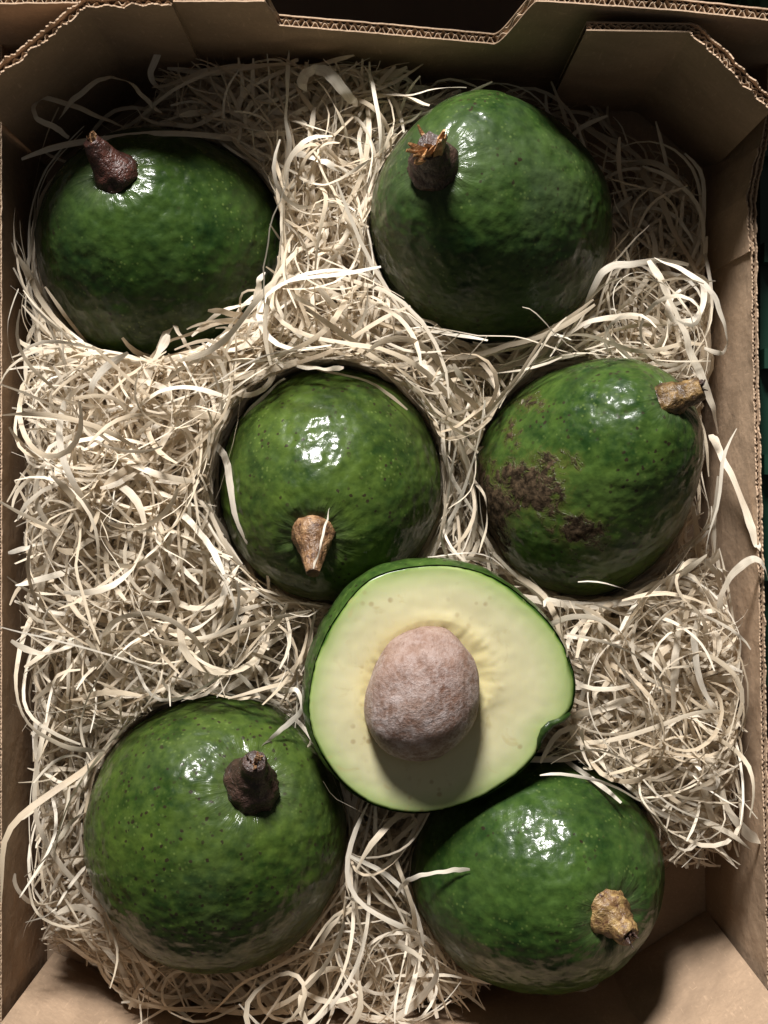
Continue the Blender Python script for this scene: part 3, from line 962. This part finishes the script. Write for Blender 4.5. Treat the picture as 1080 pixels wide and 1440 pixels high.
# ------------------------------------------------------------------ single shavings that stand out
STR = [
    # label, half width mm, [(px, py, z mm)...], roll start, roll end
    ('bright curl of wood shaving above the reddish stem of the upper left avocado', 1.5,
     [(96, 192, 70), (75, 178, 74), (52, 165, 76), (48, 147, 76), (62, 138, 74), (110, 152, 70), (150, 168, 66), (182, 180, 64), (199, 168, 64), (190, 150, 62)], 0.2, 1.0),
    ('arched wood shaving rising from the curl beside the upper left corner brace', 1.5,
     [(82, 168, 72), (105, 140, 76), (135, 116, 78), (160, 109, 77), (185, 118, 72), (205, 140, 64), (228, 158, 58)], 0.3, 0.9),
    ('long looped wood shaving leaning on the back wall left of the cutout', 1.6,
     [(352, 48, 62), (340, 30, 66), (318, 29, 68), (270, 44, 68), (232, 62, 66), (216, 88, 62), (214, 115, 58), (240, 132, 54), (275, 150, 50)], 0.5, 0.9),
    ('broad pale wood shaving stretched flat across the heap under the back wall', 1.9,
     [(212, 122, 58), (245, 117, 62), (290, 102, 64), (340, 94, 66), (395, 90, 68), (420, 84, 68)], 0.2, 0.5),
    ('folded bright wood shaving ending in a torn flag below the cutout', 2.6,
     [(500, 150, 62), (490, 135, 68), (470, 112, 72), (450, 98, 73), (436, 100, 72), (425, 114, 68), (432, 130, 64)], 0.5, 0.1),
    ('wood shaving hanging from the torn flag down the middle of the heap', 1.2,
     [(405, 70, 66), (404, 110, 68), (402, 160, 68), (405, 205, 66), (398, 260, 60)], 0.9, 0.4),
    ('twisted wood shaving descending between the two upper avocados', 1.3,
     [(442, 150, 64), (437, 190, 66), (448, 225, 66), (456, 250, 64), (448, 275, 62), (430, 305, 60), (415, 345, 58), (398, 372, 56)], 0.1, 1.6),
    ('thin wood shaving curving beside the left flank of the pear shaped avocado', 1.2,
     [(545, 140, 50), (520, 165, 58), (505, 195, 62), (508, 235, 62), (500, 285, 60), (484, 310, 58), (478, 345, 56), (500, 372, 54)], 0.7, 1.2),
    ('flat shaving bridging the gap right of the upper left avocado', 1.6,
     [(415, 215, 64), (440, 222, 66), (465, 232, 66), (500, 246, 62)], 0.1, 0.4),
    ('thin strand hugging the left outline of the upper left avocado', 0.8,
     [(86, 216, 60), (66, 235, 58), (52, 275, 56), (46, 340, 54), (38, 385, 52), (46, 430, 50), (75, 465, 48), (110, 480, 46)], 1.2, 0.6),
    ('long shaving arching along the right edge of the pear shaped avocado', 1.6,
     [(968, 372, 62), (930, 366, 66), (890, 372, 68), (852, 378, 68), (832, 410, 66), (815, 446, 62), (792, 478, 58), (760, 500, 54), (700, 520, 48)], 0.3, 0.7),
    ('double strand running across the bedding above the scabbed avocado', 1.5,
     [(560, 545, 46), (620, 530, 52), (690, 520, 56), (745, 505, 60), (790, 475, 62), (830, 452, 64), (880, 444, 64), (920, 452, 62), (938, 475, 58)], 0.4, 0.4),
    ('broad shaving falling past the stem of the scabbed avocado along the right wall', 2.0,
     [(912, 366, 70), (930, 395, 72), (945, 430, 72), (964, 470, 72), (975, 505, 70), (990, 540, 68), (1004, 575, 64), (1008, 610, 58)], 0.5, 0.2),
    ('long bright shaving looping out towards the right wall above the scabbed avocado', 1.5,
     [(920, 362, 70), (960, 380, 72), (995, 405, 74), (1012, 435, 72), (1022, 470, 70), (1018, 495, 66), (990, 490, 62)], 0.2, 0.8),
    ('straight bright splint of shaving leaning on the right wall', 2.0,
     [(1000, 610, 46), (1010, 630, 52), (1030, 670, 60), (1050, 720, 66), (1063, 760, 70), (1068, 775, 72)], 0.1, 0.3),
    ('curled shaving hooking over the rim of the right wall', 1.8,
     [(1018, 880, 62), (1012, 850, 66), (1022, 820, 70), (1042, 796, 74), (1062, 786, 76), (1076, 800, 75), (1084, 828, 72)], 0.4, 0.9),
    ('pale shaving running along the left outline of the middle avocado', 1.4,
     [(402, 533, 68), (380, 548, 66), (355, 575, 62), (335, 610, 58), (320, 650, 54), (308, 700, 50), (308, 735, 46)], 0.8, 1.1),
    ('short curved shaving lying over the top rim of the middle avocado', 1.1,
     [(395, 508, 70), (430, 516, 74), (460, 518, 77), (482, 517, 78)], 0.3, 0.4),
    ('arched shaving pointing at the gap between the middle and scabbed avocados', 2.0,
     [(565, 505, 58), (592, 510, 64), (615, 530, 66), (635, 560, 64), (648, 590, 58), (650, 625, 50)], 0.2, 0.4),
    ('thin hooked shaving at the foot of the pear shaped avocado', 1.0,
     [(580, 449, 62), (602, 451, 66), (628, 470, 66), (648, 496, 62), (662, 522, 56)], 0.4, 1.0),
    ('pale shaving curving round the left flank of the scabbed avocado', 1.4,
     [(735, 562, 66), (736, 580, 66), (722, 605, 64), (700, 625, 60), (670, 630, 54), (640, 622, 50), (612, 604, 46)], 0.6, 0.3),
    ('straight shaving standing up at the lower edge of the upper left avocado', 1.6,
     [(372, 382, 70), (364, 400, 70), (360, 425, 68), (358, 445, 64)], 0.1, 0.3),
    ('bent shaving forming a peak over the lower rim of the upper left avocado', 1.5,
     [(198, 560, 60), (215, 520, 66), (228, 480, 70), (243, 456, 72), (256, 475, 72), (270, 495, 68)], 0.2, 0.6),
    ('long straight shaving sloping across the left wood wool pile', 2.0,
     [(190, 570, 72), (215, 510, 76), (236, 470, 77)], 0.2, 0.3),
    ('wood shaving poking out over the left wall beside the large pile', 1.2,
     [(12, 777, 70), (40, 770, 74), (62, 762, 76), (78, 755, 76)], 0.3, 0.6),
    ('vertical shaving hanging down the left edge of the large pile', 1.8,
     [(80, 752, 76), (66, 790, 74), (56, 830, 70), (48, 866, 64)], 0.3, 0.1),
    ('long horizontal shaving on the crest of the large pile', 1.7,
     [(130, 660, 76), (180, 668, 79), (230, 675, 80), (270, 678, 79)], 0.1, 0.2),
    ('crinkled bright shaving touching the stem of the large lower avocado', 1.4,
     [(372, 960, 62), (395, 970, 68), (416, 972, 72), (425, 990, 74), (418, 1005, 76), (400, 1022, 78), (382, 1038, 80), (366, 1052, 82)], 0.2, 0.9),
    ('limp shaving draped between the large pile and the crinkled bright one', 1.2,
     [(330, 915, 56), (350, 925, 60), (368, 945, 62), (382, 970, 62), (405, 985, 62), (412, 1000, 60)], 0.5, 0.8),
    ('stray dry shaving with a brown tip lying on the glossy lower right avocado', 1.1,
     [(556, 1262, 66), (566, 1246, 72), (580, 1235, 76), (605, 1229, 80), (635, 1224, 84), (661, 1222, 86)], 0.4, 0.2),
    ('broad straight shaving slanting down the lower right pile', 2.4,
     [(990, 1060, 68), (1008, 1100, 70), (1025, 1140, 70), (1050, 1172, 68), (1072, 1186, 66)], 0.2, 0.3),
    ('wide pale shaving pointing up through the pile right of the cut half', 2.0,
     [(962, 845, 70), (954, 890, 74), (950, 940, 75), (946, 1000, 72)], 0.3, 0.2),
    ('curved shaving beside the right wall of the lower right pile', 1.8,
     [(980, 865, 72), (976, 910, 76), (985, 955, 76), (1000, 990, 74), (1012, 1002, 70)], 0.3, 0.5),
    ('long pale shaving crossing the bedding to the notch of the cut half', 1.9,
     [(802, 1010, 66), (835, 1000, 70), (870, 988, 72), (892, 982, 72)], 0.1, 0.2),
    ('narrow shaving sweeping from the cut half over the right pile', 1.2,
     [(790, 894, 62), (830, 900, 68), (880, 905, 70), (925, 935, 70), (960, 980, 68)], 0.6, 0.4),
    ('thin fibre stuck upright across the stem of the middle avocado', 0.5,
     [(463, 714, 100), (456, 745, 104), (448, 775, 106), (440, 800, 107)], 0.2, 0.4),
    ('narrow strand looping below the large lower avocado towards the box bottom', 1.2,
     [(262, 1385, 40), (290, 1380, 42), (325, 1392, 42), (370, 1404, 42), (420, 1415, 40)], 0.2, 0.8),
    ('pale shaving at the bottom hanging over the bare cardboard', 1.7,
     [(540, 1430, 30), (560, 1410, 38), (568, 1390, 40), (560, 1372, 38)], 0.1, 0.4),
    ('short stub of shaving sticking out under the glossy lower right avocado', 1.6,
     [(786, 1404, 16), (805, 1398, 18), (828, 1388, 18), (846, 1376, 18)], 0.2, 0.5),
    ('thin wisp curling on bare cardboard below the stray dry shaving', 0.6,
     [(600, 1345, 28), (630, 1355, 22), (650, 1375, 18), (660, 1400, 14), (690, 1428, 10)], 0.6, 0.3),
]
for i, (lab, hw, pl, ra, rb) in enumerate(STR):
    pw = np.array([tuple(P(a, b_, z / 1000)) for a, b_, z in pl])
    k = len(pw)
    ex = np.concatenate([[2 * pw[0] - pw[1]], pw, [2 * pw[-1] - pw[-2]]])
    out = []
    for s_ in range(k - 1):
        p0, p1_, p2, p3 = ex[s_:s_ + 4]
        for tt in np.linspace(0, 1, 8, endpoint=False):
            out.append(0.5 * (2 * p1_ + (p2 - p0) * tt + (2 * p0 - 5 * p1_ + 4 * p2 - p3) * tt ** 2 + (3 * p1_ - p0 - 3 * p2 + p3) * tt ** 3))
    out.append(pw[-1])
    C = np.array(out)
    c0 = C.mean(0)
    s_ = len(C)
    f = np.linspace(0, 1, s_)
    e0, e1 = (0.12, 0.5) if i % 2 else (0.6, 0.1)
    wdt = hw * 0.78 / 1000 * (1 + 0.15 * np.sin(f * 11 + i)) * np.minimum(1, e0 + 6 * f) * np.minimum(1, e1 + 6 * (1 - f))
    for j_ in range(s_):
        C[j_] += 0.0007 * np.array(mn.noise_vector((f[j_] * 9 * k / 6, i * 3.3, 0)))
    psi = ra + (rb - ra) * f + 0.45 * np.sin(f * 10 + i * 2)
    V, Fc, tn, ac, al = ribbon_mesh((C - c0)[None], wdt[None], psi[None], np.array([0.55 + 0.4 * ((i * 0.37) % 1)]))
    o = mesh_fast('wood_shaving', V, Fc, MAT_WOOL, {'tone': tn, 'across': ac, 'along': al})
    o.location = c0
    tag(o, lab, 'wood shaving', 'loose shavings lying on top of the wood wool')

# ------------------------------------------------------------------ beside the box: a green plastic crate and an unseen box that shades the gap
m = M('green_plastic')
MAT_GREEN = m.out(Base_Color=m.mix(m.noise(m.coord(), 40, 2), (0.003, 0.022, 0.012), (0.005, 0.034, 0.018)), Roughness=0.4)


def cube_verts(x0, x1, y0, y1, z0, z1):
    v = [(x, y, z) for z in (z0, z1) for y in (y0, y1) for x in (x0, x1)]
    f = [(0, 2, 3, 1), (4, 5, 7, 6), (0, 1, 5, 4), (2, 6, 7, 3), (0, 4, 6, 2), (1, 3, 7, 5)]
    return v, f


crate = thing('plastic_crate', 'dark green slatted plastic crate standing right of the cardboard box', 'crate', (0.1528, 0, -0.006))
for z in (0.012, 0.030, 0.048):
    v, f = cube_verts(0, 0.004, -0.07, 0.28, z, z + 0.010)
    obj('slat', v, f, MAT_GREEN, crate, smooth=False)
for y in np.linspace(-0.07, 0.27, 9):
    v, f = cube_verts(-0.0006, 0.006, y, y + 0.008, 0.0045, 0.066)
    obj('post', v, f, MAT_GREEN, crate, smooth=False)
v, f = cube_verts(0, 0.3, -0.07, 0.28, 0.0, 0.004)
obj('base', v, f, MAT_GREEN, crate, smooth=False)

nb = thing('shading_neighbour_box', 'unseen second brown cardboard box placed behind the back wall to shade the gap at the cutout', 'box', (0, 0.250, -0.006))
board('near_wall', [(-0.2, 0.0), (0.2, -0.006)], lambda t: 0.120, nb, side=1)  # out of view; set here, taller than its other walls, to shade the gap
board('side_wall', [(-0.195, 0.006), (-0.195, 0.25)], lambda t: 0.075, nb, side=1)
board('side_wall', [(0.195, 0.002), (0.195, 0.25)], lambda t: 0.075, nb, side=1)
board('far_wall', [(-0.195, 0.25), (0.195, 0.25)], lambda t: 0.075, nb, side=1)
